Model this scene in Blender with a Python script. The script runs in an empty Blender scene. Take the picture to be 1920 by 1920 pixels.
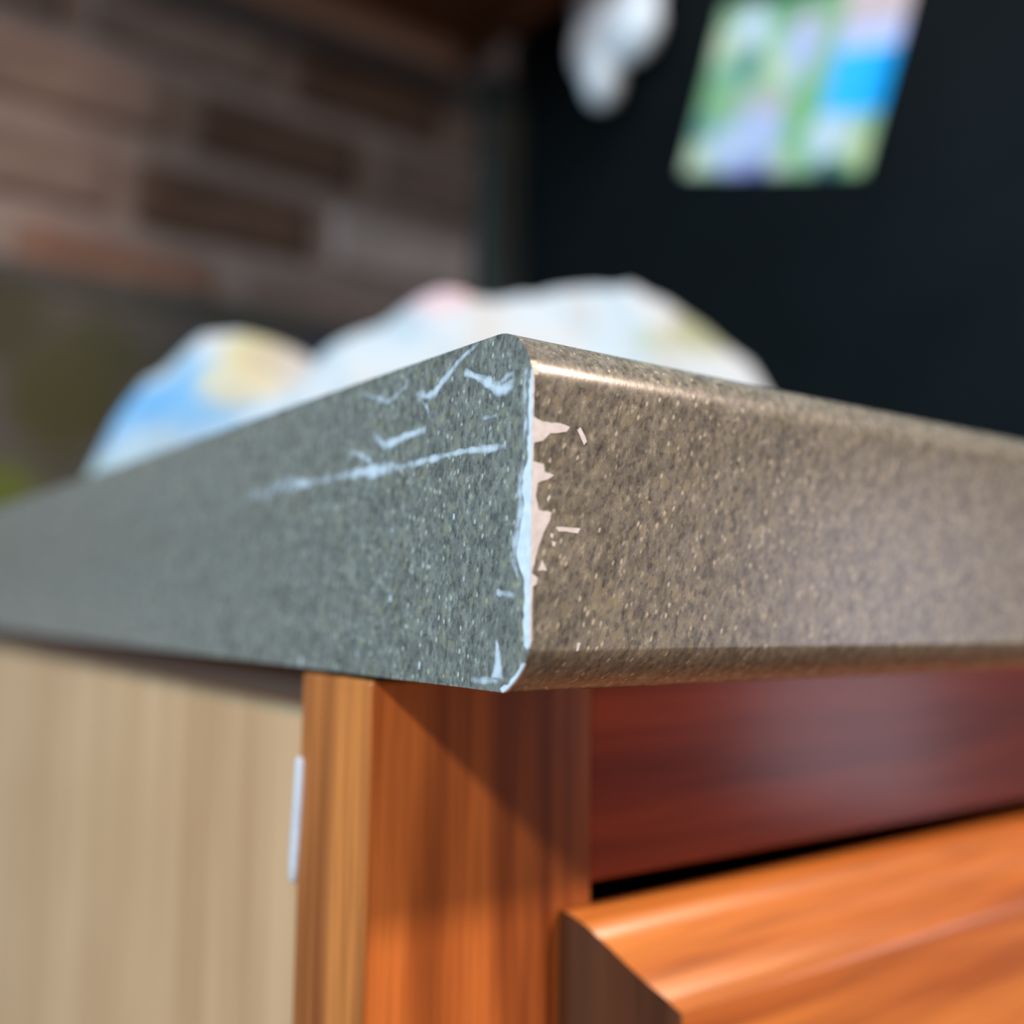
import bpy, bmesh, math, random
from mathutils import Vector, Matrix, noise
from mathutils.geometry import tessellate_polygon

scene = bpy.context.scene
COL = scene.collection
H = 0.876                                   # height of the underside of the worktop above the floor (m)

# ------------------------------------------------------------------ camera
cam_data = bpy.data.cameras.new('camera')
cam = bpy.data.objects.new('camera', cam_data)
COL.objects.link(cam)
R_ = Vector((0.80300654, -0.59580731, 0.01393378))
U_ = Vector((-0.06597071, -0.0656279, 0.99566101))
F_ = Vector((0.59230766, 0.80044152, 0.09200546))
cam.matrix_world = Matrix(((R_.x, U_.x, -F_.x, -0.06375972),
                           (R_.y, U_.y, -F_.y, -0.08289066),
                           (R_.z, U_.z, -F_.z, 0.00869876 + H),
                           (0, 0, 0, 1)))
cam_data.sensor_width = 36.0
cam_data.lens = 36.455
cam_data.clip_start = 0.005
cam_data.dof.use_dof = True
cam_data.dof.focus_distance = 0.1135
cam_data.dof.aperture_fstop = 7.8
scene.camera = cam

# ------------------------------------------------------------------ world, lights, exposure
world = bpy.data.worlds.new('world')
scene.world = world
world.use_nodes = True
world.node_tree.nodes['Background'].inputs[0].default_value = (0.92, 0.88, 1.0, 1)
world.node_tree.nodes['Background'].inputs[1].default_value = 0.06


def area_light(name, loc, target, sx, sy, power, color):
    d = bpy.data.lights.new(name, 'AREA')
    d.shape = 'RECTANGLE'; d.size = sx; d.size_y = sy; d.energy = power; d.color = color
    o = bpy.data.objects.new(name, d); COL.objects.link(o)
    o.location = Vector(loc) + Vector((0, 0, H))
    v = (Vector(target) + Vector((0, 0, H))) - o.location
    o.rotation_euler = v.to_track_quat('-Z', 'Y').to_euler()
    return o


def bulb_light(name, loc, radius, power, color):
    d = bpy.data.lights.new(name, 'POINT')
    d.energy = power; d.color = color; d.shadow_soft_size = radius
    o = bpy.data.objects.new(name, d); COL.objects.link(o)
    o.location = Vector(loc) + Vector((0, 0, H))
    return o


# daylight of the kitchen window on the left, a ceiling lamp over the left of the room,
# a warm lamp on the right and the pale light of a glazed door far on the right
area_light('window_daylight', (-1.9, 0.60, 0.85), (0.0, 0.2, 0.0), 1.1, 0.9, 78, (0.33, 0.71, 1.0))
bulb_light('pendant_lamp_light', (-0.97, -0.76, 0.83), 0.058, 50, (1.0, 0.82, 0.68))
bulb_light('warm_lamp_light', (1.22, -1.20, 1.30), 0.085, 180, (1.0, 0.74, 0.58))
area_light('overhead_fill', (0.1, -0.3, 1.6), (0.1, 0.0, 0.0), 0.9, 0.9, 25, (0.92, 0.95, 1.0))  # unseen fill added overhead to brighten the worktop's rounded top edge
area_light('glazed_door_daylight', (2.47, -1.69, -0.10), (0.1, 0.0, 0.0), 0.46, 0.90, 7.0, (0.88, 0.84, 1.0))

scene.view_settings.view_transform = 'Standard'
scene.view_settings.look = 'None'
scene.view_settings.gamma = 1.0
scene.view_settings.use_curve_mapping = False
scene.view_settings.exposure = 0.0

# ------------------------------------------------------------------ helpers
ORIGIN = {}


def empty(name, loc):
    o = bpy.data.objects.new(name, None)
    COL.objects.link(o)
    o.location = (loc[0], loc[1], loc[2] + H)
    o.empty_display_size = 0.05
    ORIGIN[o.name] = Vector(loc)
    return o


def tag(o, label, cat, group=None):
    o['label'] = label
    o['category'] = cat
    if group:
        o['group'] = group
    return o


def link_mesh(name, me, mat, parent=None, loc=None):
    """me is in counter coordinates; origin taken from the parent, or from loc for a top-level object"""
    o = bpy.data.objects.new(name, me)
    COL.objects.link(o)
    if mat is not None and len(me.materials) == 0:
        me.materials.append(mat)
    if parent is not None:
        org = ORIGIN[parent.name]
        o.parent = parent
        me.transform(Matrix.Translation(-org))
        ORIGIN[o.name] = org
    else:
        org = Vector(loc if loc is not None else (0, 0, 0))
        me.transform(Matrix.Translation(-org))
        o.location = (org.x, org.y, org.z + H)
        ORIGIN[o.name] = org
    return o


def mesh_from(verts, faces, smooth=False):
    me = bpy.data.meshes.new('mesh')
    me.from_pydata(verts, [], faces)
    bm = bmesh.new(); bm.from_mesh(me)
    bmesh.ops.recalc_face_normals(bm, faces=bm.faces)
    if smooth:
        for f in bm.faces:
            f.smooth = True
    bm.to_mesh(me); bm.free()
    return me


def box_mesh(x0, x1, y0, y1, z0, z1, bevel=0.0, seg=2):
    bm = bmesh.new()
    bmesh.ops.create_cube(bm, size=1.0)
    for v in bm.verts:
        v.co = Vector(((x0 + x1) / 2 + v.co.x * (x1 - x0), (y0 + y1) / 2 + v.co.y * (y1 - y0),
                       (z0 + z1) / 2 + v.co.z * (z1 - z0)))
    if bevel > 0:
        bmesh.ops.bevel(bm, geom=bm.edges[:], offset=bevel, segments=seg, profile=0.5, affect='EDGES')
        for f in bm.faces:
            f.smooth = True
    me = bpy.data.meshes.new('mesh'); bm.to_mesh(me); bm.free()
    return me


def box(name, mat, parent, x0, x1, y0, y1, z0, z1, bevel=0.0, loc=None):
    o = link_mesh(name, box_mesh(x0, x1, y0, y1, z0, z1, bevel), mat, parent, loc)
    if bevel:
        m = o.modifiers.new('wn', 'WEIGHTED_NORMAL'); m.keep_sharp = True
    return o


def prism_x(profile, x0, x1):
    """profile: closed list of (y, z); extruded along X"""
    n = len(profile)
    v = [(x0, y, z) for y, z in profile] + [(x1, y, z) for y, z in profile]
    f = [tuple(range(n)), tuple(range(n, 2 * n))]
    f += [(i, (i + 1) % n, n + (i + 1) % n, n + i) for i in range(n)]
    return mesh_from(v, f)


# ------------------------------------------------------------------ materials
def new_mat(name):
    m = bpy.data.materials.new(name)
    m.use_nodes = True
    return m, m.node_tree.nodes, m.node_tree.links, m.node_tree.nodes['Principled BSDF']


def plain(name, col, rough=0.5, spec=0.5, noise_amt=0.12, scale=40.0):
    m, n, l, b = new_mat(name)
    t = n.new('ShaderNodeTexCoord'); nz = n.new('ShaderNodeTexNoise')
    nz.inputs['Scale'].default_value = scale; nz.inputs['Detail'].default_value = 4
    l.new(t.outputs['Object'], nz.inputs['Vector'])
    r = n.new('ShaderNodeValToRGB')
    r.color_ramp.elements[0].position = 0.3; r.color_ramp.elements[1].position = 0.7
    r.color_ramp.elements[0].color = tuple(c * (1 - noise_amt) for c in col) + (1,)
    r.color_ramp.elements[1].color = tuple(c * (1 + noise_amt) for c in col) + (1,)
    l.new(nz.outputs['Fac'], r.inputs[0]); l.new(r.outputs[0], b.inputs['Base Color'])
    b.inputs['Roughness'].default_value = rough
    b.inputs['Specular IOR Level'].default_value = spec
    return m


def mixc(n, l, blend, fac, a, bcol):
    x = n.new('ShaderNodeMix'); x.data_type = 'RGBA'; x.blend_type = blend
    for sock, val in ((0, fac), (6, a), (7, bcol)):
        if isinstance(val, bpy.types.NodeSocket):
            l.new(val, x.inputs[sock])
        elif sock == 0:
            x.inputs[0].default_value = val
        else:
            x.inputs[sock].default_value = tuple(val) + (1,)
    return x.outputs[2]


def laminate_material():
    m, n, l, b = new_mat('speckled_laminate')
    t = n.new('ShaderNodeTexCoord')
    turn = n.new('ShaderNodeMapping'); turn.inputs['Rotation'].default_value = (-0.20, -0.42, 0)
    l.new(t.outputs['Object'], turn.inputs['Vector'])
    mp = n.new('ShaderNodeMapping'); mp.inputs['Scale'].default_value = (1.0, 1.0, 0.55)
    l.new(turn.outputs[0], mp.inputs['Vector'])

    def ramp(src, stops):
        r = n.new('ShaderNodeValToRGB')
        e = r.color_ramp.elements
        while len(e) < len(stops):
            e.new(0.5)
        for el, (p, c) in zip(e, stops):
            el.position = p; el.color = tuple(c) + (1,) if len(c) == 3 else c
        l.new(src, r.inputs[0])
        return r.outputs[0]

    def noise_tex(scale, detail=2.0, rough=0.6):
        z = n.new('ShaderNodeTexNoise')
        z.inputs['Scale'].default_value = scale; z.inputs['Detail'].default_value = detail
        z.inputs['Roughness'].default_value = rough
        l.new(mp.outputs[0], z.inputs['Vector'])
        return z.outputs['Fac']

    def voro(scale):
        v = n.new('ShaderNodeTexVoronoi'); v.inputs['Scale'].default_value = scale
        l.new(mp.outputs[0], v.inputs['Vector'])
        sp = n.new('ShaderNodeSeparateColor'); l.new(v.outputs['Color'], sp.inputs[0])
        return sp.outputs[0], v.outputs['Distance']
    big = ramp(noise_tex(520, 3), [(0.34, (0.146, 0.144, 0.124)), (0.66, (0.238, 0.235, 0.205))])
    mid = ramp(noise_tex(1250, 3, 0.7), [(0.30, (0.38, 0.38, 0.40)), (0.44, (0.84, 0.84, 0.86)), (0.58, (1.06, 1.06, 1.0)), (0.70, (1.75, 1.75, 1.68))])
    c = mixc(n, l, 'MULTIPLY', 1.0, big, mid)
    cell, dist = voro(2300)
    # dark flecks
    dk = ramp(cell, [(0.13, (1, 1, 1)), (0.15, (0, 0, 0))])
    c = mixc(n, l, 'MIX', mixc(n, l, 'MULTIPLY', 1.0, dk, (0.42, 0.42, 0.42)), c, (0.05, 0.048, 0.042))
    # cream and ochre flecks
    cell2, dist2 = voro(1900)
    lt = ramp(cell2, [(0.90, (0, 0, 0)), (0.915, (1, 1, 1))])
    near = ramp(dist2, [(0.22, (1, 1, 1)), (0.50, (0, 0, 0))])
    c = mixc(n, l, 'MIX', mixc(n, l, 'MULTIPLY', 1.0, lt, near), c, (0.48, 0.46, 0.38))
    cell3, dist3 = voro(1500)
    oc = ramp(cell3, [(0.90, (0, 0, 0)), (0.91, (0.55, 0.55, 0.55))])
    c = mixc(n, l, 'MIX', oc, c, (0.27, 0.25, 0.165))
    l.new(c, b.inputs['Base Color'])
    b.inputs['Roughness'].default_value = 0.26
    b.inputs['Specular IOR Level'].default_value = 0.42
    bp = n.new('ShaderNodeBump'); bp.inputs['Strength'].default_value = 0.10; bp.inputs['Distance'].default_value = 0.0002
    l.new(noise_tex(900, 2), bp.inputs['Height']); l.new(bp.outputs[0], b.inputs['Normal'])
    return m


def wood_material(name, light, dark, axis='Z', band=70.0, rough=0.3, coat=0.3, contrast=(0.36, 0.62), fine=0.5, seed=0.0, spec=0.4):
    """varnished wood with the grain along one axis"""
    m, n, l, b = new_mat(name)
    t = n.new('ShaderNodeTexCoord')
    mp = n.new('ShaderNodeMapping')
    s = [1.0, 1.0, 1.0]
    s['XYZ'.index(axis)] = 0.05
    mp.inputs['Scale'].default_value = s
    mp.inputs['Location'].default_value = (seed, seed * 0.7, seed * 1.3)
    l.new(t.outputs['Object'], mp.inputs['Vector'])

    def nt(scale, det, dist=0.0):
        z = n.new('ShaderNodeTexNoise'); z.inputs['Scale'].default_value = scale
        z.inputs['Detail'].default_value = det; z.inputs['Distortion'].default_value = dist
        l.new(mp.outputs[0], z.inputs['Vector']); return z.outputs['Fac']
    r = n.new('ShaderNodeValToRGB')
    r.color_ramp.elements[0].position = contrast[0]; r.color_ramp.elements[0].color = tuple(dark) + (1,)
    r.color_ramp.elements[1].position = contrast[1]; r.color_ramp.elements[1].color = tuple(light) + (1,)
    l.new(nt(band, 3, 0.4), r.inputs[0])
    r2 = n.new('ShaderNodeValToRGB')
    r2.color_ramp.elements[0].position = 0.35; r2.color_ramp.elements[0].color = (1 - 0.5 * fine, 1 - 0.55 * fine, 1 - 0.6 * fine, 1)
    r2.color_ramp.elements[1].position = 0.6; r2.color_ramp.elements[1].color = (1, 1, 1, 1)
    l.new(nt(band * 7, 4, 0.2), r2.inputs[0])
    c = mixc(n, l, 'MULTIPLY', 1.0, r.outputs[0], r2.outputs[0])
    l.new(c, b.inputs['Base Color'])
    b.inputs['Roughness'].default_value = rough
    b.inputs['Specular IOR Level'].default_value = spec
    b.inputs['Coat Weight'].default_value = coat
    b.inputs['Coat Roughness'].default_value = 0.16
    return m


def chip_material(name, col, soft):
    m, n, l, b = new_mat(name)
    b.inputs['Base Color'].default_value = tuple(col) + (1,)
    b.inputs['Roughness'].default_value = 0.65
    t = n.new('ShaderNodeTexCoord'); z = n.new('ShaderNodeTexNoise')
    z.inputs['Scale'].default_value = 620; z.inputs['Detail'].default_value = 4
    l.new(t.outputs['Object'], z.inputs['Vector'])
    a = n.new('ShaderNodeAttribute'); a.attribute_name = 'cover'
    ma = n.new('ShaderNodeMath'); ma.operation = 'MULTIPLY_ADD'
    ma.inputs[1].default_value = 1.8; ma.inputs[2].default_value = -0.95
    l.new(z.outputs['Fac'], ma.inputs[0])
    ad = n.new('ShaderNodeMath'); ad.operation = 'ADD'
    l.new(a.outputs['Fac'], ad.inputs[0]); l.new(ma.outputs[0], ad.inputs[1])
    mr = n.new('ShaderNodeMapRange'); mr.interpolation_type = 'SMOOTHSTEP'
    mr.inputs['From Min'].default_value = 0.5 - soft; mr.inputs['From Max'].default_value = 0.5 + soft
    l.new(ad.outputs[0], mr.inputs['Value'])
    mr.inputs['To Max'].default_value = 0.92
    l.new(mr.outputs[0], b.inputs['Alpha'])
    return m


M = {}
M['laminate'] = laminate_material()
M['chip'] = chip_material('bare_white_substrate', (0.66, 0.68, 0.71), 0.62)
M['chip_hard'] = plain('bare_white_substrate_edge', (0.69, 0.71, 0.75), 0.6, 0.3, 0.12, 900)
M['chipboard'] = plain('particle_board', (0.33, 0.25, 0.16), 0.9, 0.2, 0.4, 900)
WL, WD = (0.70, 0.215, 0.048), (0.26, 0.064, 0.015)
M['stile'] = wood_material('varnished_wood_upright', WL, WD, 'Z', 105, 0.34, 0.18, (0.34, 0.60), 0.45, 0.35, 0.3)
M['rail'] = wood_material('varnished_wood_level', (0.68, 0.115, 0.028), (0.40, 0.060, 0.018), 'X', 90, 0.50, 0.30, (0.36, 0.62), 0.4, 0.9, 0.2)
M['drawer'] = wood_material('varnished_wood_drawer', (0.86, 0.31, 0.066), (0.52, 0.14, 0.028), 'X', 95, 0.33, 0.3, (0.33, 0.58), 0.5, 2.3)
M['endgrain'] = wood_material('stained_end_grain', (0.125, 0.055, 0.030), (0.060, 0.022, 0.012), 'Z', 160, 0.42, 0.25, (0.35, 0.62), 0.3, 1.1)
M['veneer'] = wood_material('pale_tan_veneer', (0.73, 0.405, 0.21), (0.58, 0.30, 0.145), 'Z', 85, 0.36, 0.1, (0.36, 0.64), 0.18, 4.2, 0.35)
M['darkwood'] = wood_material('dark_brown_wood', (0.16, 0.055, 0.022), (0.07, 0.022, 0.010), 'X', 60, 0.4, 0.1, (0.36, 0.62), 0.4, 3.1)
M['cleat'] = wood_material('brown_wood_trim', (0.62, 0.36, 0.26), (0.46, 0.25, 0.17), 'X', 60, 0.5, 0.0, (0.36, 0.62), 0.3, 5.1)
M['shade_strip'] = wood_material('shade_brown_strip', (0.15, 0.064, 0.038), (0.115, 0.046, 0.026), 'Y', 60, 0.6, 0.0, (0.36, 0.62), 0.2, 6.1, 0.2)
M['white_paint'] = plain('white_caulk', (0.66, 0.63, 0.66), 0.5, 0.4, 0.06, 600)
M['mortar'] = plain('pale_mortar', (0.205, 0.165, 0.152), 0.95, 0.15, 0.14, 45)
M['brick_dark'] = plain('dark_brown_brick', (0.085, 0.050, 0.036), 0.92, 0.15, 0.25, 30)
M['brick_mid'] = plain('washed_brown_brick', (0.145, 0.106, 0.092), 0.92, 0.15, 0.2, 26)
M['brick_pale'] = plain('washed_pale_brick', (0.30, 0.25, 0.235), 0.92, 0.15, 0.2, 22)
M['brick_red'] = plain('red_brown_brick', (0.155, 0.088, 0.064), 0.92, 0.15, 0.22, 30)
M['fridge'] = plain('black_enamel', (0.0042, 0.0056, 0.0060), 0.5, 0.07, 0.2, 12)
M['fridge_trim'] = plain('dark_grey_plastic', (0.035, 0.036, 0.032), 0.6, 0.2, 0.2, 12)
M['gasket'] = plain('black_rubber', (0.012, 0.012, 0.012), 0.8, 0.2, 0.1, 12)
M['steel'] = plain('brushed_steel', (0.45, 0.45, 0.45), 0.35, 0.5, 0.08, 80)
M['steel'].node_tree.nodes['Principled BSDF'].inputs['Metallic'].default_value = 1.0
M['floor'] = plain('brown_floor', (0.30, 0.18, 0.11), 0.55, 0.3, 0.2, 6)
M['wall'] = plain('cream_plaster', (0.42, 0.36, 0.30), 0.9, 0.2, 0.06, 8)

# ------------------------------------------------------------------ the room
WALL_Y = 0.83
FX = 0.600                                   # side of the fridge


def struct(o):
    o['kind'] = 'structure'
    return o


fl = struct(box('floor', M['floor'], None, -2.6, 3.0, -2.6, WALL_Y + 0.12, -H - 0.05, -H, loc=(0, 0, -H)))
wall = struct(box('wall_back', M['mortar'], None, -2.6, 3.0, WALL_Y + 0.0045, WALL_Y + 0.12, -H, 1.55, loc=(0, WALL_Y, -H)))
wall['label'] = 'brown brick wall with wide pale mortar joints'

# bricks, one by one, in shallow relief on the wall
BL_, BH_, PX, PZ = 0.168, 0.058, 0.192, 0.0795


def brick_mesh():
    bm = bmesh.new()
    bmesh.ops.create_cube(bm, size=1.0)
    for v in bm.verts:
        v.co = Vector((v.co.x * BL_, v.co.y * 0.020, v.co.z * BH_))
    bmesh.ops.bevel(bm, geom=bm.edges[:], offset=0.004, segments=1, affect='EDGES')
    me = bpy.data.meshes.new('brick'); bm.to_mesh(me); bm.free()
    return me


brick_variants = {}
for k in ('brick_dark', 'brick_mid', 'brick_pale', 'brick_red'):
    me = brick_mesh(); me.materials.append(M[k]); brick_variants[k] = me
# row: height of the row centre, x of one brick's left edge, tones from that brick outwards
rows = [(0.374 + (i - 3) * PZ, ofs) for i, ofs in enumerate([0.13, 0.10, 0.098, 0.194, 0.241, 0.145, 0.335, 0.22, 0.11])]
rnd = random.Random(11)
rows += [(0.374 - (3 + k) * PZ, 0.06 + 0.096 * (k % 2)) for k in range(1, 12)]    # below worktop height, beside the cabinet
fixed = {(3, 0): 'brick_dark', (4, 0): 'brick_dark', (6, 0): 'brick_dark', (2, 0): 'brick_red', (2, 1): 'brick_mid',
         (3, -1): 'brick_mid', (3, 1): 'brick_pale', (4, -1): 'brick_mid', (4, 1): 'brick_mid', (5, 0): 'brick_mid',
         (5, -1): 'brick_mid', (5, 1): 'brick_dark', (6, -1): 'brick_mid', (5, 2): 'brick_mid', (2, 2): 'brick_mid'}  # dark top-row brick carries the cleat's shade in its colour
for ri, (zc, x0) in enumerate(rows):
    if zc > 0.60:
        continue
    k0 = int(math.floor((-0.55 - x0) / PX))
    for k in range(k0, 8):
        xl = x0 + k * PX
        xr = xl + BL_
        if xl > 0.535 or (ri > 8 and xr > -0.02):
            break
        kind = fixed.get((ri, k)) or rnd.choice(['brick_mid', 'brick_pale', 'brick_mid', 'brick_dark', 'brick_red'])
        o = bpy.data.objects.new('brick', brick_variants[kind])
        COL.objects.link(o)
        xr2 = min(xr, 0.552)
        o.scale = ((xr2 - xl) / BL_, 1, 1 + rnd.uniform(-0.04, 0.04))
        o.parent = wall
        o.location = ((xl + xr2) / 2, 0.006 + rnd.uniform(-0.0015, 0.0015), zc + H + rnd.uniform(-0.002, 0.002))
        o.rotation_euler = (0, math.radians(rnd.uniform(-0.6, 0.6)), 0)

# dark filler between the brickwork and the fridge
struct(box('trim_1', M['fridge_trim'], None, 0.556, FX - 0.001, WALL_Y - 0.030, WALL_Y + 0.004, 0.0385, 0.588, 0.002, loc=(0.578, WALL_Y, 0.0385)))

# ------------------------------------------------------------------ worktop
T = 0.038
RT, RB = 0.0062, 0.0046


def lower_edge(t):
    """worn, nearly flat slope under the front edge; t = 0 at the front, 1 underneath"""
    a = t * math.pi / 2
    e = 1.35
    c, q = math.cos(a) ** (2 / e), math.sin(a) ** (2 / e)
    return (RB * (1 - c), RB * (1 - q))


def counter_profile(y_back):
    p = []
    for i in range(13):
        a = math.radians(i * 90 / 12)        # 0 = facing front, 90 = facing up
        p.append((RT - RT * math.cos(a), T - RT + RT * math.sin(a)))
    p.append((y_back, T)); p.append((y_back, 0.0))
    for i in range(10):
        p.append(lower_edge(1 - i / 9))
    return p


top = empty('worktop', (0.0, 0.0, 0.0))
tag(top, 'speckled grey-brown laminate worktop with a chipped white corner', 'worktop')
CAP = 0.0008
me = prism_x(counter_profile(WALL_Y - 0.001), CAP, FX - 0.003)
for poly in me.polygons:
    poly.use_smooth = abs(poly.normal.x) < 0.5
o = link_mesh('worktop_slab', me, M['laminate'], top)
m = o.modifiers.new('wn', 'WEIGHTED_NORMAL'); m.keep_sharp = True

# end strip: same outline, its front edge slightly ragged where the laminate has chipped away
prof = counter_profile(WALL_Y - 0.001)
rag = []
rr = random.Random(4)
n_arc = 13
zs = [T - RT - (T - RT - RB) * i / 40 for i in range(1, 40)]
front = [(0.00005 + 0.00022 * max(0, noise.noise(Vector((z * 700, 3.1, 0)))) , z) for z in zs]
# profile order: arc from front to top, back, bottom arc back to front -> close with the ragged front going up
prof_cap = prof + [(y, z) for y, z in reversed(front)]
me = prism_x(prof_cap, 0.0, CAP)
cap = link_mesh('end_strip', me, M['laminate'], top)
cap['label'] = 'grey end strip of laminate with white scratches'


def ribbon(name, pts, width, cover, plane='L', jitter=0.12, seed=0, n_sub=4, parent=top):
    """soft-edged scratch on the left end (plane L: pts are (y, z) mm) or the front (plane R: (x, z) mm)"""
    rng = random.Random(seed)
    P = [Vector((a, b)) for a, b in pts]
    W = width if isinstance(width, (list, tuple)) else [width] * len(P)
    Cv = cover if isinstance(cover, (list, tuple)) else [cover] * len(P)
    Q, QW, QC = [], [], []
    for i in range(len(P) - 1):
        for k in range(n_sub):
            t = k / n_sub
            Q.append(P[i].lerp(P[i + 1], t)); QW.append(W[i] * (1 - t) + W[i + 1] * t); QC.append(Cv[i] * (1 - t) + Cv[i + 1] * t)
    Q.append(P[-1]); QW.append(W[-1]); QC.append(Cv[-1])
    verts, att, faces = [], [], []
    N = len(Q)
    for i in range(N):
        d = (Q[min(i + 1, N - 1)] - Q[max(i - 1, 0)]).normalized()
        nrm = Vector((-d.y, d.x))
        w = 1.12 * QW[i] * (1 + rng.uniform(-jitter, jitter) * 2)
        for j in range(-2, 3):
            q = Q[i] + nrm * (j / 2) * w * 0.5
            lift = 0.00006 if abs(j) < 2 else 0.00002
            if plane == 'L':
                verts.append((-lift, q.x / 1000, q.y / 1000))
            else:
                verts.append((q.x / 1000, -lift, q.y / 1000))
            fall = {0: 1.0, 1: 0.66, 2: -0.15}[abs(j)]
            endf = 0.35 if i in (0, N - 1) else 1.0
            att.append(QC[i] * fall * endf)
    for i in range(N - 1):
        for j in range(4):
            a = i * 5 + j
            faces.append((a, a + 1, a + 6, a + 5))
    me = mesh_from(verts, faces)
    at = me.attributes.new('cover', 'FLOAT', 'POINT')
    for i, v in enumerate(att):
        at.data[i].value = v
    return link_mesh(name, me, M['chip'], parent)


def patch(name, pts, plane='L', depth=0.12, mat='chip_hard', seed=0, rough=0.10, parent=top):
    """hard-edged chip: thin polygon slab; edges broken up a little"""
    rng = random.Random(seed)
    P = []
    n0 = len(pts)
    for i in range(n0):
        a = Vector(pts[i]); b = Vector(pts[(i + 1) % n0])
        k = max(1, int((b - a).length / 0.5))
        for s in range(k):
            q = a.lerp(b, s / k)
            if s:
                q += Vector((rng.uniform(-rough, rough), rng.uniform(-rough, rough)))
            P.append(q)
    n = len(P)

    def w(q, lift):
        return (-lift / 1000, q.x / 1000, q.y / 1000) if plane == 'L' else (q.x / 1000, -lift / 1000, q.y / 1000)
    v = [w(q, depth) for q in P] + [w(q, -0.05) for q in P]
    bm = bmesh.new()
    bv = [bm.verts.new(c) for c in v]
    for tri in tessellate_polygon([[Vector((q.x, q.y, 0)) for q in P]]):
        if len(set(tri)) == 3:
            bm.faces.new([bv[i] for i in tri])
    for i in range(n):
        bm.faces.new((bv[i], bv[(i + 1) % n], bv[n + (i + 1) % n], bv[n + i]))
    bmesh.ops.recalc_face_normals(bm, faces=bm.faces)
    me = bpy.data.meshes.new('mesh'); bm.to_mesh(me); bm.free()
    return link_mesh(name, me, M[mat], parent)


# scratches on the end strip
ribbon('scratch', [(9.4, 38.0), (12.69, 36.9), (14.73, 35.9), (17.49, 34.4), (18.84, 33.5), (20.72, 33.5), (22.93, 34.3)],
       [0.6, 0.8, 1.0, 1.2, 1.3, 1.2, 1.0], [0.5, 0.75, 0.8, 1.0, 1.0, 0.95, 0.7], seed=1)
ribbon('scratch', [(12.6, 35.0), (9.0, 33.6), (6.6, 32.3), (4.6, 31.8), (3.0, 31.9)], [0.8, 1.2, 1.7, 2.0, 1.5], [0.85, 1.0, 1.0, 1.0, 0.6], seed=2)
ribbon('scratch', [(5.6, 32.6), (4.4, 33.2), (3.0, 33.3)], [0.9, 1.2, 0.8], [0.8, 0.8, 0.5], seed=3)
ribbon('scratch', [(8.89, 29.2), (7.39, 29.16), (6.01, 29.3)], [0.7, 0.8, 0.6], [0.5, 0.65, 0.5], seed=4)
ribbon('scratch', [(33.4, 30.9), (31.6, 29.4), (30.2, 28.8), (27.5, 29.0), (23.95, 29.3), (20.5, 29.5)],
       [0.9, 1.1, 1.6, 1.5, 1.3, 1.0], [0.45, 0.6, 1.0, 1.0, 0.9, 0.75], seed=5)
ribbon('scratch', [(75, 25.2), (67, 25.9), (59.46, 26.5), (54.31, 26.0), (48.3, 25.9), (40.39, 26.0), (34.94, 25.8), (31.87, 25.8), (28.51, 25.7), (25.28, 25.6),
                   (19.22, 25.8), (16.03, 25.95), (10.95, 25.9), (6.79, 25.7), (4.38, 25.8)],
       [2.4, 2.6, 2.6, 1.7, 1.2, 1.3, 2.0, 2.6, 1.5, 0.9, 1.05, 0.9, 1.0, 1.3, 0.9],
       [0.20, 0.34, 0.45, 1.0, 0.38, 0.6, 1.05, 1.15, 0.68, 0.55, 0.95, 0.7, 0.8, 1.0, 0.45], seed=6)
ribbon('scratch', [(40.5, 29.4), (36.5, 28.2), (33.18, 26.9)], [1.0, 1.1, 1.2], [0.45, 0.7, 0.85], seed=7)
ribbon('scratch', [(36.41, 36.4), (32.79, 35.2), (29.73, 34.3), (27.25, 34.8), (25.35, 35.5), (24.89, 36.5)], [0.9, 1.0, 1.1, 1.0, 0.9, 0.8],
       [0.45, 0.55, 0.68, 0.68, 0.6, 0.5], seed=8)
ribbon('scratch', [(22.5, 33.8), (20.2, 32.0), (19.8, 30.6)], [0.8, 0.7, 0.5], [0.55, 0.5, 0.35], seed=9)
ribbon('scratch', [(5.7, 5.5), (5.35, 4.0), (5.3, 2.6), (5.4, 1.2)], [0.5, 1.2, 1.9, 2.4], [0.9, 1.0, 1.05, 1.0], seed=10)
ribbon('scratch', [(10.2, 1.0), (7.6, 1.0), (5.0, 1.2)], [0.8, 1.0, 1.1], [0.45, 0.65, 0.85], seed=11)
ribbon('scratch', [(5.9, 10.3), (4.0, 10.1), (2.2, 10.0)], [0.8, 1.0, 1.0], [0.55, 0.75, 0.6], seed=12)
ribbon('scratch', [(3.4, 14.6), (2.6, 12.9), (1.9, 11.6)], [0.7, 1.1, 0.6], [0.5, 0.7, 0.5], seed=13)
for i, (y, z, s) in enumerate([(27.85, 9.64, 0.9), (27.74, 17.98, 0.6), (20.81, 1.9, 0.9), (14.13, 18.78, 0.7), (36.04, 2.6, 1.0),
                               (52.5, 0.7, 1.4), (16.8, 9.8, 0.5), (23.0, 13.5, 0.5)]):
    ribbon('scratch', [(y, z + 0.55 * s), (y + 0.05, z), (y + 0.1 * s, z - 0.55 * s)], [0.55 * s, 0.8 * s, 0.55 * s], [0.8, 1.0, 0.8], seed=20 + i)

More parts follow.
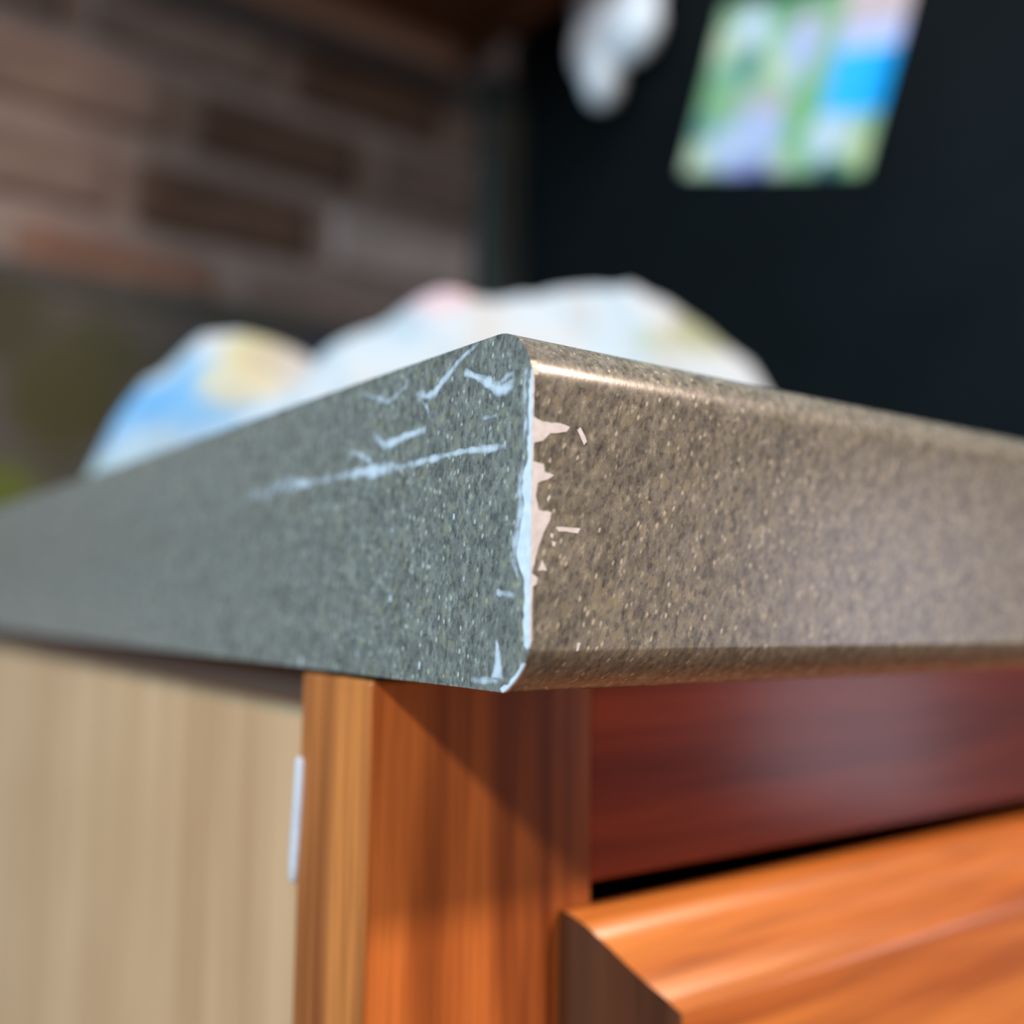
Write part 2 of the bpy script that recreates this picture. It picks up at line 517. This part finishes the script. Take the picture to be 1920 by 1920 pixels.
# bare white edge on the corner itself, on the end strip side ...
edge_out = [(0.0, 33.2), (0.25, 33.0), (0.65, 31.0), (0.6, 29.4), (0.5, 27.2), (0.75, 25.0), (0.55, 24.0), (1.25, 22.6), (1.5, 20.5), (1.1, 19.2), (1.5, 17.6), (2.3, 14.4),
            (1.9, 13.1), (0.95, 11.6), (0.85, 10.0), (1.0, 8.4), (0.95, 6.4), (0.85, 4.9), (0.3, 4.5), (0.0, 4.9)]
patch('bare_edge', edge_out, 'L', 0.07, seed=31, rough=0.12)
ribbon('scratch', [(1.3, 24.0), (1.9, 21.5), (1.7, 18.5), (2.6, 15.0), (2.4, 13.0)], [1.0, 1.3, 1.4, 1.6, 1.0], [0.6, 0.7, 0.75, 0.8, 0.5], seed=32)
ribbon('scratch', [(1.1, 33.5), (1.3, 31.0), (1.0, 28.0), (1.3, 25.5)], [0.6, 0.9, 0.8, 0.8], [0.5, 0.7, 0.65, 0.6], seed=33)
# ... and on the front
patch('bare_edge', [(-0.06, 33.4), (0.10, 33.0), (0.14, 30.0), (0.12, 28.2), (0.54, 28.02), (1.37, 27.8), (3.57, 27.9), (4.94, 27.65), (4.5, 27.1), (2.3, 26.7), (1.4, 25.85),
                    (0.2, 25.5), (0.12, 23.6), (1.0, 23.45), (1.5, 23.4), (1.66, 22.62), (2.85, 22.39), (1.88, 21.81), (0.75, 21.4), (0.5, 20.1), (0.88, 18.7), (2.55, 18.5),
                    (2.42, 17.75), (1.5, 16.2), (0.55, 13.7), (0.12, 12.2), (0.92, 11.75), (0.75, 11.1), (0.25, 10.85), (0.22, 8.49), (0.24, 5.5), (-0.06, 4.7)],
      'R', 0.07, seed=34, rough=0.07)
patch('chip', [(5.96, 27.43), (6.4, 27.8), (7.3, 26.4), (6.9, 25.95)], 'R', 0.05, seed=35, rough=0.08)
patch('chip', [(3.14, 17.0), (6.5, 17.08), (6.15, 16.55), (3.57, 16.6)], 'R', 0.05, seed=36, rough=0.08)
patch('chip', [(1.44, 13.58), (2.08, 12.52), (0.91, 12.48)], 'R', 0.05, seed=37, rough=0.05)
patch('chip', [(2.5, 16.4), (2.9, 16.3), (2.8, 15.9), (2.5, 15.95)], 'R', 0.05, seed=38, rough=0.04)
patch('chip', [(2.7, 15.55), (3.2, 15.5), (3.05, 15.0), (2.75, 15.1)], 'R', 0.05, seed=39, rough=0.04)
patch('chip', [(6.2, 5.1), (6.65, 5.2), (6.35, 4.4), (6.1, 4.3)], 'R', 0.05, seed=40, rough=0.04)
patch('chip', [(2.0, 19.9), (2.35, 20.3), (2.45, 20.1), (2.1, 19.5)], 'R', 0.05, seed=41, rough=0.04)
# worn cream line round the lower corner
vv, ff = [], []
NW = 9
for i in range(NW):
    t = 0.30 + 0.66 * i / (NW - 1)
    y, z = lower_edge(t)
    w = (0.00022 + 0.00030 * (i / (NW - 1))) * (0.6 + 0.8 * abs(math.sin(i * 1.9)))
    vv += [(-0.00005, y + w * 0.7, z + w * 0.7), (-0.00005, y - 0.00004, z - 0.00004), (0.00012 + 0.5 * w, y - 0.00004, z - 0.00004)]
for i in range(NW - 1):
    for j in range(2):
        a = i * 3 + j
        ff.append((a, a + 1, a + 4, a + 3))
link_mesh('bare_edge', mesh_from(vv, ff), M['chip_hard'], top)

# ------------------------------------------------------------------ base cabinet
Y0 = 0.033            # front of the face frame
XS = 0.0004           # outer side of the left stile
XE = 0.585
ZT = -0.0006
KICK = -H + 0.10
cab = empty('base_cabinet', (0.3, 0.35, -H))
tag(cab, 'orange-brown wooden base cabinet with pale tan side under the worktop', 'cabinet')
box('side_panel', M['veneer'], cab, XS + 0.0100, XS + 0.018, Y0 + 0.0205, WALL_Y - 0.004, -H + 0.001, ZT)['label'] = 'pale tan wood-grain side panel'
o = box('overhang_shade_strip', M['shade_strip'], cab, XS + 0.0062, XS + 0.0100, Y0 + 0.0205, WALL_Y - 0.004, -0.0062, ZT, 0.0004)  # added strip; its dark colour paints the overhang's shade on the side panel
o['label'] = 'narrow dark brown strip put in as shade under the worktop'
box('side_panel', M['veneer'], cab, XE - 0.018, XE, Y0 + 0.0205, WALL_Y - 0.004, -H + 0.001, ZT)
box('back_panel', M['veneer'], cab, XS + 0.018, XE - 0.018, WALL_Y - 0.012, WALL_Y - 0.004, KICK, ZT)
box('bottom_panel', M['veneer'], cab, XS + 0.018, XE - 0.018, Y0 + 0.0205, WALL_Y - 0.012, KICK, KICK + 0.016)
box('toe_kick', M['darkwood'], cab, XS + 0.018, XE - 0.018, Y0 + 0.075, Y0 + 0.090, -H + 0.001, KICK)
SW = 0.0372
box('stile', M['stile'], cab, XS, SW, Y0, Y0 + 0.020, KICK, ZT, 0.0007)
box('stile', M['stile'], cab, XE - 0.037, XE, Y0, Y0 + 0.020, KICK, ZT, 0.0007)
for z0, z1 in ((-0.0306, ZT), (-0.205, -0.170), (KICK, KICK + 0.04)):
    box('rail', M['rail'], cab, SW, XE - 0.037, Y0 + 0.0005, Y0 + 0.020, z0, z1, 0.0005)

# drawer front: laid over the frame, edges moulded all round
prof_d = [(0.0, 0.0), (0.0022, 0.0003), (0.0040, 0.0016), (0.0052, 0.0042), (0.0062, 0.0072), (0.0074, 0.0098), (0.0090, 0.0116), (0.0100, 0.0140)]  # (proud, inset)


def moulded_front(name, x0, x1, z0, z1, end_mat, mat, parent):
    y = Y0
    loops = []
    for d, b in prof_d:
        loops.append([(x0 + b, y - d, z0 + b), (x1 - b, y - d, z0 + b), (x1 - b, y - d, z1 - b), (x0 + b, y - d, z1 - b)])
    v, fmain, fend = [], [], []
    for lp in loops:
        v += lp
    n = len(loops)
    for i in range(n - 1):
        for j in range(4):
            q = (i * 4 + j, i * 4 + (j + 1) % 4, (i + 1) * 4 + (j + 1) % 4, (i + 1) * 4 + j)
            (fend if j in (1, 3) else fmain).append(q)
    fmain.append(tuple((n - 1) * 4 + j for j in range(4)))
    fmain.append((3, 2, 1, 0))

    def sub(faces):
        used = sorted({i for f in faces for i in f}); mp = {a: b for b, a in enumerate(used)}
        return [v[i] for i in used], [tuple(mp[i] for i in f) for f in faces]
    vm, fm = sub(fmain)
    me = bpy.data.meshes.new('mesh'); me.from_pydata(vm, [], fm)
    main = link_mesh(name, me, mat, parent)
    left = [f for f in fend if v[f[0]][0] < (x0 + x1) / 2]
    right = [f for f in fend if v[f[0]][0] > (x0 + x1) / 2]
    for fs in (left, right):
        ve, fe = sub(fs)
        me = bpy.data.meshes.new('mesh'); me.from_pydata(ve, [], fe)
        e = link_mesh('end_edge', me, end_mat, main)
        e['label'] = 'darker end-grain edge'
        for pl in me.polygons:
            pl.use_smooth = True
    bm = bmesh.new(); bm.from_mesh(main.data)
    for f in bm.faces:
        f.smooth = len(f.verts) == 4 and abs(f.normal.y) < 0.98
    bm.to_mesh(main.data); bm.free()
    return main


df = moulded_front('drawer_front', 0.0312, XE - 0.031, -0.185, -0.0332, M['endgrain'], M['drawer'], cab)
dd = moulded_front('door', 0.0312, XE - 0.031, KICK + 0.018, -0.194, M['endgrain'], M['drawer'], cab)


def knob(x, z, parent):
    bm = bmesh.new()
    prof = [(0.006, 0.0), (0.006, 0.012), (0.014, 0.016), (0.016, 0.022), (0.012, 0.027), (0.0, 0.0285)]
    N = 20
    rings = []
    for r, d in prof:
        if r == 0:
            rings.append([bm.verts.new((x, Y0 - 0.010 - d, z))])
        else:
            rings.append([bm.verts.new((x + r * math.cos(2 * math.pi * k / N), Y0 - 0.010 - d, z + r * math.sin(2 * math.pi * k / N))) for k in range(N)])
    for a, b in zip(rings, rings[1:]):
        for k in range(N):
            if len(b) == 1:
                bm.faces.new((a[k], a[(k + 1) % N], b[0]))
            else:
                bm.faces.new((a[k], a[(k + 1) % N], b[(k + 1) % N], b[k]))
    for f in bm.faces:
        f.smooth = True
    bmesh.ops.recalc_face_normals(bm, faces=bm.faces)
    me = bpy.data.meshes.new('mesh'); bm.to_mesh(me); bm.free()
    link_mesh('knob', me, M['steel'], parent)


knob(0.30, -0.11, df)
knob(0.505, -0.26, dd)

# white streak of caulk where the stile meets the side panel
vs = []
pts = [(53.4, -12.4, 0.9), (53.5, -13.2, 2.2), (53.7, -17.0, 2.6), (54.1, -22.0, 2.7), (54.5, -27.0, 2.4), (54.4, -29.0, 2.2), (54.4, -29.5, 1.2)]
for y, z, w in pts:
    y -= 1.0
    for k, lift in ((-0.5, 0.0), (-0.25, 0.45), (0.25, 0.45), (0.5, 0.0)):
        vs.append(((XS * 1000 - lift) / 1000, (y + k * w) / 1000, z / 1000))
fs = []
for i in range(len(pts) - 1):
    for j in range(3):
        a = i * 4 + j
        fs.append((a, a + 1, a + 5, a + 4))
o = link_mesh('caulk_streak', mesh_from(vs, fs, True), M['white_paint'], cab)
o['label'] = 'short white streak of caulk'
sm = o.modifiers.new('thick', 'SOLIDIFY'); sm.thickness = 0.0004

# ------------------------------------------------------------------ fridge
fr = empty('fridge', (FX + 0.36, 0.45, -H))
tag(fr, 'tall black fridge standing at the end of the worktop', 'fridge')
box('fridge_body', M['fridge'], fr, FX, FX + 0.72, 0.06, WALL_Y - 0.02, -H + 0.03, 0.86, 0.006)
box('fridge_door', M['fridge'], fr, FX + 0.001, FX + 0.719, -0.01, 0.050, -0.22, 0.858, 0.012)
box('fridge_door', M['fridge'], fr, FX + 0.001, FX + 0.719, -0.01, 0.050, -H + 0.06, -0.228, 0.012)
box('door_gasket', M['gasket'], fr, FX + 0.012, FX + 0.708, 0.049, 0.061, -H + 0.07, 0.848)
for z0, z1 in ((-0.12, 0.55), (-0.62, -0.33)):
    box('door_handle', M['steel'], fr, FX + 0.64, FX + 0.665, -0.060, -0.035, z0, z1, 0.006)
    for zz in (z0 + 0.03, z1 - 0.03):
        box('handle_post', M['steel'], fr, FX + 0.645, FX + 0.66, -0.040, -0.008, zz - 0.01, zz + 0.01, 0.002)
for x in (FX + 0.05, FX + 0.67):
    for y in (0.11, WALL_Y - 0.08):
        box('foot', M['gasket'], fr, x - 0.02, x + 0.02, y - 0.02, y + 0.02, -H + 0.0005, -H + 0.031, 0.004)

# ------------------------------------------------------------------ wall cabinet above
uc = empty('wall_cabinet', (0.1, WALL_Y, 0.592))
tag(uc, 'dark brown wooden wall cabinet above the brick wall', 'cabinet')
UX0, UX1, UY0, UZ0, UZ1 = 0.02, 0.535, 0.600, 0.592, 1.10
box('cabinet_floor', M['darkwood'], uc, UX0, UX1, UY0, WALL_Y - 0.0045, UZ0 + 0.018, UZ0 + 0.034)
box('cabinet_side', M['darkwood'], uc, UX0, UX0 + 0.016, UY0, WALL_Y - 0.0045, UZ0, UZ1)
box('cabinet_side', M['darkwood'], uc, UX1 - 0.016, UX1, UY0, WALL_Y - 0.0045, UZ0, UZ1)
box('cabinet_top', M['darkwood'], uc, UX0, UX1, UY0, WALL_Y - 0.0045, UZ1, UZ1 + 0.016)
box('bottom_rail', M['rail'], uc, UX0, UX1, UY0 - 0.019, UY0, UZ0 - 0.004, UZ0 + 0.035, 0.001)
box('wall_cleat', M['cleat'], uc, UX0 + 0.016, UX1 - 0.016, WALL_Y - 0.022, WALL_Y - 0.0045, UZ0 - 0.008, UZ0 + 0.018, 0.0015)
for x0, x1 in ((UX0 + 0.01, (UX0 + UX1) / 2 - 0.003), ((UX0 + UX1) / 2 + 0.003, UX1 - 0.01)):
    d = box('cabinet_door', M['stile'], uc, x0, x1, UY0 - 0.040, UY0 - 0.020, UZ0 + 0.02, UZ1 - 0.01, 0.003)

# ------------------------------------------------------------------ dark low panel against the bricks


def panel_material():
    m, n, l, b = new_mat('dark_mottled_panel')
    t = n.new('ShaderNodeTexCoord')
    z = n.new('ShaderNodeTexNoise'); z.inputs['Scale'].default_value = 9; z.inputs['Detail'].default_value = 2
    l.new(t.outputs['Object'], z.inputs['Vector'])
    r = n.new('ShaderNodeValToRGB')
    e = r.color_ramp.elements
    e[0].position = 0.34; e[0].color = (0.036, 0.038, 0.019, 1)
    e[1].position = 0.66; e[1].color = (0.075, 0.062, 0.060, 1)
    k = e.new(0.5); k.color = (0.058, 0.053, 0.052, 1)
    l.new(z.outputs['Fac'], r.inputs[0])
    c = r.outputs[0]

    def spot(center, rad, col, c, squash=(1, 1, 1)):
        mp = n.new('ShaderNodeMapping'); mp.vector_type = 'TEXTURE'
        mp.inputs['Location'].default_value = center
        mp.inputs['Scale'].default_value = tuple(rad * s for s in squash)
        l.new(t.outputs['Object'], mp.inputs['Vector'])
        ln = n.new('ShaderNodeVectorMath'); ln.operation = 'LENGTH'
        l.new(mp.outputs[0], ln.inputs[0])
        mr = n.new('ShaderNodeMapRange'); mr.interpolation_type = 'SMOOTHSTEP'
        mr.inputs['From Min'].default_value = 1.0; mr.inputs['From Max'].default_value = 0.4
        l.new(ln.outputs['Value'], mr.inputs['Value'])
        return mixc(n, l, 'MIX', mr.outputs[0], c, col)
    c = spot((0.42, 0, 0.205), 0.075, (0.024, 0.030, 0.085), c, (1.3, 1, 0.45))
    c = spot((0.135, 0, 0.135), 0.060, (0.036, 0.035, 0.012), c)
    c = spot((0.08, 0, 0.20), 0.060, (0.033, 0.033, 0.018), c)
    c = spot((0.09, 0, 0.045), 0.050, (0.070, 0.090, 0.016), c)
    c = spot((0.20, 0, 0.06), 0.060, (0.050, 0.057, 0.054), c)
    l.new(c, b.inputs['Base Color'])
    b.inputs['Roughness'].default_value = 0.5
    b.inputs['Specular IOR Level'].default_value = 0.15
    return m


pn = empty('splash_panel', (0.0, WALL_Y - 0.02, T))
tag(pn, 'low dark mottled panel with olive and navy patches along the brick wall', 'panel')
box('panel_board', panel_material(), pn, 0.004, 0.553, WALL_Y - 0.022, WALL_Y - 0.008, T + 0.0003, 0.262, 0.001)
box('top_edge', M['fridge_trim'], pn, 0.004, 0.553, WALL_Y - 0.024, WALL_Y - 0.007, 0.262, 0.2815, 0.001)

# ------------------------------------------------------------------ crumpled printed cloth on the worktop
CC = Vector((0.186, 0.2547, T))
RH = Vector((0.80385106, -0.59483063, 0)); FH = Vector((0.59483063, 0.80385106, 0))
sil = [(-0.178, 0.0), (-0.1673, 0.0137), (-0.1615, 0.0287), (-0.1534, 0.0425), (-0.139, 0.0627), (-0.1241, 0.0729), (-0.1132, 0.0753), (-0.0977, 0.074),
       (-0.0866, 0.0701), (-0.0772, 0.0650), (-0.0713, 0.0716), (-0.0538, 0.0795), (-0.0365, 0.091), (-0.0211, 0.0969), (-0.0013, 0.1001), (0.0098, 0.1019),
       (0.0208, 0.1073), (0.0319, 0.109), (0.0452, 0.1058), (0.0629, 0.0947), (0.0805, 0.0815), (0.0937, 0.0727), (0.098, 0.0649), (0.1013, 0.0549), (0.106, 0.03), (0.112, 0.0)]


def sil_h(s):
    if s <= sil[0][0] or s >= sil[-1][0]:
        return 0.0
    for (a, ha), (b, hb) in zip(sil, sil[1:]):
        if a <= s <= b:
            return ha + (hb - ha) * (s - a) / (b - a)
    return 0.0


def cloth():
    NS, ND = 110, 60
    verts, cols = [], []
    for i in range(NS + 1):
        s = sil[0][0] + (sil[-1][0] - sil[0][0]) * i / NS
        h = sil_h(s)
        half = 0.022 + 0.062 * math.sqrt(max(h, 0) / 0.109)
        ridge = 0.018 * math.sin(s * 26 + 0.6)
        for j in range(ND + 1):
            w = -1 + 2 * j / ND
            d = ridge + w * half
            prof = max(0.0, 1 - abs(w) ** 2.3) ** 0.62
            fold = noise.noise(Vector((s * 34, d * 30, 1.7))) * 0.012 + abs(noise.noise(Vector((s * 60 + d * 25, d * 48, 9.2)))) * 0.006
            z = h * prof
            env = min(1.0, z / 0.03) * min(1.0, abs(w) * 2.2)
            # creases that run down from the ridge and splay towards the hem
            cr = s * 120 + 5.0 * noise.noise(Vector((s * 14, d * 16, 2.2))) + 3.0 * w
            crease = 0.5 + 0.5 * math.sin(cr)
            crease = crease * crease * (0.5 + noise.noise(Vector((s * 20, 3.3, w))))
            z = max(0.0006, z - (fold + 0.002 + 0.016 * max(0.0, crease) * abs(w)) * env)
            hem = 1.0 + 0.30 * max(0.0, 1 - z / 0.03) * noise.noise(Vector((s * 30, 7.7, 1.0 if w > 0 else 5.0)))
            d = ridge + (d - ridge) * hem
            z += 0.004 * max(0.0, 1 - z / 0.02) * max(0.0, noise.noise(Vector((s * 55, d * 55, 6.1))))
            p = CC + RH * s + FH * d
            verts.append((p.x, p.y, T + z))
            # print: white ground with coloured figures
            c = Vector((0.40, 0.44, 0.46))

            def blob(cs, cz, rs, rz, col, k=1.0):
                nonlocal c
                q = ((s - cs) / rs) ** 2 + ((z - cz) / rz) ** 2
                a = max(0.0, min(1.0, (1.25 - q) / 0.5)) * k
                c = c.lerp(Vector(col), a)
            lower = max(0.0, min(1.0, (0.040 - z) / 0.006))
            if w < 0.35 and lower > 0:
                nn = noise.noise(Vector((s * 34, z * 50 + 3.0, 4.0)))
                tint = (0.17, 0.33, 0.50) if nn > 0.22 else ((0.28, 0.32, 0.18) if nn < -0.26 else None)
                if tint:
                    c = c.lerp(Vector(tint), 0.8 * lower)
            if w < 0.35:
                blob(-0.116, 0.040, 0.030, 0.0095, (0.145, 0.315, 0.50))
                blob(-0.108, 0.050, 0.010, 0.008, (0.145, 0.315, 0.50))
                blob(-0.095, 0.064, 0.010, 0.014, (0.383, 0.383, 0.209), 0.85)
                blob(-0.086, 0.060, 0.011, 0.012, (0.348, 0.319, 0.290), 0.7)
                blob(-0.097, 0.048, 0.012, 0.010, (0.429, 0.429, 0.302), 0.8)
                blob(-0.030, 0.090, 0.014, 0.011, (0.510, 0.360, 0.383), 0.85)
                blob(0.026, 0.088, 0.006, 0.012, (0.360, 0.365, 0.360), 0.6)
                blob(0.074, 0.080, 0.013, 0.010, (0.244, 0.278, 0.151), 0.85)
                blob(0.055, 0.072, 0.012, 0.006, (0.319, 0.348, 0.244), 0.7)
            else:
                nn = noise.noise(Vector((s * 22, d * 22, 4.0)))
                if nn > 0.25:
                    c = Vector((0.17, 0.33, 0.50))
                elif nn < -0.3:
                    c = Vector((0.28, 0.32, 0.18))
            cols.append((c.x, c.y, c.z, 1.0))
    faces = []
    for i in range(NS):
        for j in range(ND):
            a = i * (ND + 1) + j
            faces.append((a, a + 1, a + ND + 2, a + ND + 1))
    me = mesh_from(verts, faces, True)
    at = me.color_attributes.new('print', 'FLOAT_COLOR', 'POINT')
    for i, c in enumerate(cols):
        at.data[i].color = c
    return me


def print_material(name, rough):
    m, n, l, b = new_mat(name)
    a = n.new('ShaderNodeAttribute'); a.attribute_name = 'print'
    l.new(a.outputs['Color'], b.inputs['Base Color'])
    b.inputs['Roughness'].default_value = rough
    b.inputs['Specular IOR Level'].default_value = 0.25
    t = n.new('ShaderNodeTexCoord'); z = n.new('ShaderNodeTexNoise'); z.inputs['Scale'].default_value = 700
    l.new(t.outputs['Object'], z.inputs['Vector'])
    bp = n.new('ShaderNodeBump'); bp.inputs['Strength'].default_value = 0.15; bp.inputs['Distance'].default_value = 0.0005
    l.new(z.outputs['Fac'], bp.inputs['Height']); l.new(bp.outputs[0], b.inputs['Normal'])
    return m


M['print'] = print_material('printed_cloth', 0.85)
o = link_mesh('dish_towel', cloth(), M['print'], None, loc=tuple(CC))
tag(o, 'crumpled white dish towel with blue, yellow and green print on the worktop', 'towel')

# ------------------------------------------------------------------ printed card on the fridge
PB = Vector((-0.5545, 0.4010)); EU = Vector((0.186, -0.0626)); EV = Vector((0.0466, 0.1368))
LAV, WHT, CRM = (0.50, 0.53, 0.74), (0.60, 0.66, 0.72), (0.62, 0.68, 0.42)
blobs = [(0.42, 0.95, 0.20, 0.12, (0.16, 0.34, 0.17)), (0.10, 0.46, 0.11, 0.16, (0.26, 0.46, 0.22)), (0.06, 0.77, 0.07, 0.12, CRM), (0.21, 0.85, 0.10, 0.12, WHT),
         (0.36, 0.76, 0.08, 0.10, (0.40, 0.58, 0.36)), (0.20, 0.62, 0.13, 0.09, (0.20, 0.42, 0.30)), (0.24, 0.65, 0.06, 0.08, (0.13, 0.24, 0.21)), (0.44, 0.60, 0.10, 0.10, CRM),
         (0.52, 0.82, 0.07, 0.08, (0.66, 0.52, 0.58)), (0.52, 0.71, 0.10, 0.11, LAV), (0.55, 0.53, 0.08, 0.08, (0.40, 0.52, 0.52)), (0.35, 0.42, 0.16, 0.08, (0.44, 0.48, 0.36)),
         (0.62, 0.30, 0.07, 0.26, (0.20, 0.46, 0.16)), (0.38, 0.25, 0.14, 0.18, LAV), (0.23, 0.16, 0.13, 0.14, (0.52, 0.58, 0.70)), (0.42, 0.40, 0.10, 0.05, (0.60, 0.48, 0.46)),
         (0.43, 0.03, 0.07, 0.07, (0.19, 0.20, 0.44)), (0.30, 0.04, 0.08, 0.06, (0.40, 0.40, 0.66)), (0.06, 0.09, 0.08, 0.12, (0.60, 0.64, 0.42)), (0.06, 0.27, 0.05, 0.08, (0.12, 0.30, 0.26)),
         (0.54, 0.07, 0.06, 0.08, (0.55, 0.58, 0.45)), (0.77, 0.22, 0.12, 0.15, (0.58, 0.66, 0.68)), (0.93, 0.12, 0.07, 0.12, (0.52, 0.58, 0.28)), (0.81, 0.03, 0.06, 0.07, (0.04, 0.10, 0.14)),
         (0.90, 0.03, 0.04, 0.05, (0.16, 0.36, 0.16)), (0.82, 0.38, 0.13, 0.04, (0.58, 0.50, 0.50))]


def card():
    NU, NV = 66, 45
    verts, cols = [], []
    for j in range(NV + 1):
        for i in range(NU + 1):
            u, v = i / NU, j / NV
            q = PB + EU * u + EV * v
            curl = 0.0012 + 0.004 * (abs(u - 0.5) * 2) ** 3 * (1 - v) ** 1.2
            verts.append((FX - curl, -q.x, q.y))
            c = Vector((0.30, 0.47, 0.26))
            for bu, bv, ru, rv, col in blobs:
                d = ((u - bu) / ru) ** 2 + ((v - bv) / rv) ** 2
                a = max(0.0, min(1.0, (1.2 - d) / 0.5))
                c = c.lerp(Vector(col), a)
            if u > 0.70:                                     # picture block on the right: rosy top, pale middle, bright blue field
                if v > 0.79:
                    c = Vector((0.66, 0.48, 0.46))
                elif v > 0.66:
                    c = Vector((0.56, 0.58, 0.84))
                elif v > 0.33:
                    c = Vector((0.03, 0.50, 0.96)) if u < 0.90 else Vector((0.0, 0.38, 0.82))
            cols.append((c.x, c.y, c.z, 1))
    faces = []
    for j in range(NV):
        for i in range(NU):
            a = j * (NU + 1) + i
            faces.append((a, a + 1, a + NU + 2, a + NU + 1))
    me = mesh_from(verts, faces, True)
    at = me.color_attributes.new('print', 'FLOAT_COLOR', 'POINT')
    for i, c in enumerate(cols):
        at.data[i].color = c
    return me


crd = link_mesh('picture_card', card(), print_material('printed_card', 0.6), None, loc=(FX - 0.001, 0.44, 0.43))
tag(crd, 'green and white picture card with a bright blue block tilted on the fridge', 'card')
sm = crd.modifiers.new('thick', 'SOLIDIFY'); sm.thickness = 0.0005; sm.offset = 0

# ------------------------------------------------------------------ bunched white cloth hanging on the fridge
hang = empty('hanging_cloth', (FX - 0.02, 0.63, 0.66))
tag(hang, 'bunched white cloth hanging on the black fridge beside the picture card', 'cloth')
lobes = [(-0.645, 0.524, 0.020, 0.030), (-0.654, 0.562, 0.030, 0.040), (-0.625, 0.565, 0.031, 0.040), (-0.600, 0.556, 0.030, 0.034), (-0.592, 0.588, 0.023, 0.030),
         (-0.650, 0.608, 0.034, 0.045), (-0.615, 0.618, 0.034, 0.045), (-0.632, 0.665, 0.036, 0.045), (-0.638, 0.715, 0.028, 0.040)]
bm = bmesh.new()
for h, z, r, rz in lobes:
    mtx = Matrix.Translation((FX - 0.022, -h, z)) @ Matrix.Diagonal((0.019, r, rz, 1))
    bmesh.ops.create_icosphere(bm, subdivisions=3, radius=1.0, matrix=mtx)
me = bpy.data.meshes.new('mesh'); bm.to_mesh(me); bm.free()


def hang_material():
    m, n, l, b = new_mat('white_and_beige_cloth')
    t = n.new('ShaderNodeTexCoord'); sp = n.new('ShaderNodeSeparateXYZ')
    l.new(t.outputs['Object'], sp.inputs[0])
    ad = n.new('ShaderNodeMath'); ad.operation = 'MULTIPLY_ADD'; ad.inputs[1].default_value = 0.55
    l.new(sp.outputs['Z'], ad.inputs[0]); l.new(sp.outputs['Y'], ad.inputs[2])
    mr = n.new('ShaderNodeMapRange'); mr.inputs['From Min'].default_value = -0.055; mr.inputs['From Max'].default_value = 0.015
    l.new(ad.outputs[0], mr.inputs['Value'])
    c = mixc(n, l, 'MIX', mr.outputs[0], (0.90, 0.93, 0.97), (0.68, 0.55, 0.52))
    l.new(c, b.inputs['Base Color'])
    b.inputs['Roughness'].default_value = 0.9; b.inputs['Specular IOR Level'].default_value = 0.15
    return m


o = link_mesh('cloth_bunch', me, hang_material(), hang)
rm = o.modifiers.new('fuse', 'REMESH'); rm.mode = 'VOXEL'; rm.voxel_size = 0.003; rm.use_smooth_shade = True
s2 = o.modifiers.new('soft', 'SMOOTH'); s2.iterations = 6; s2.factor = 0.5
box('magnet_hook', M['steel'], hang, FX - 0.010, FX - 0.0005, 0.630, 0.660, 0.745, 0.775, 0.002)
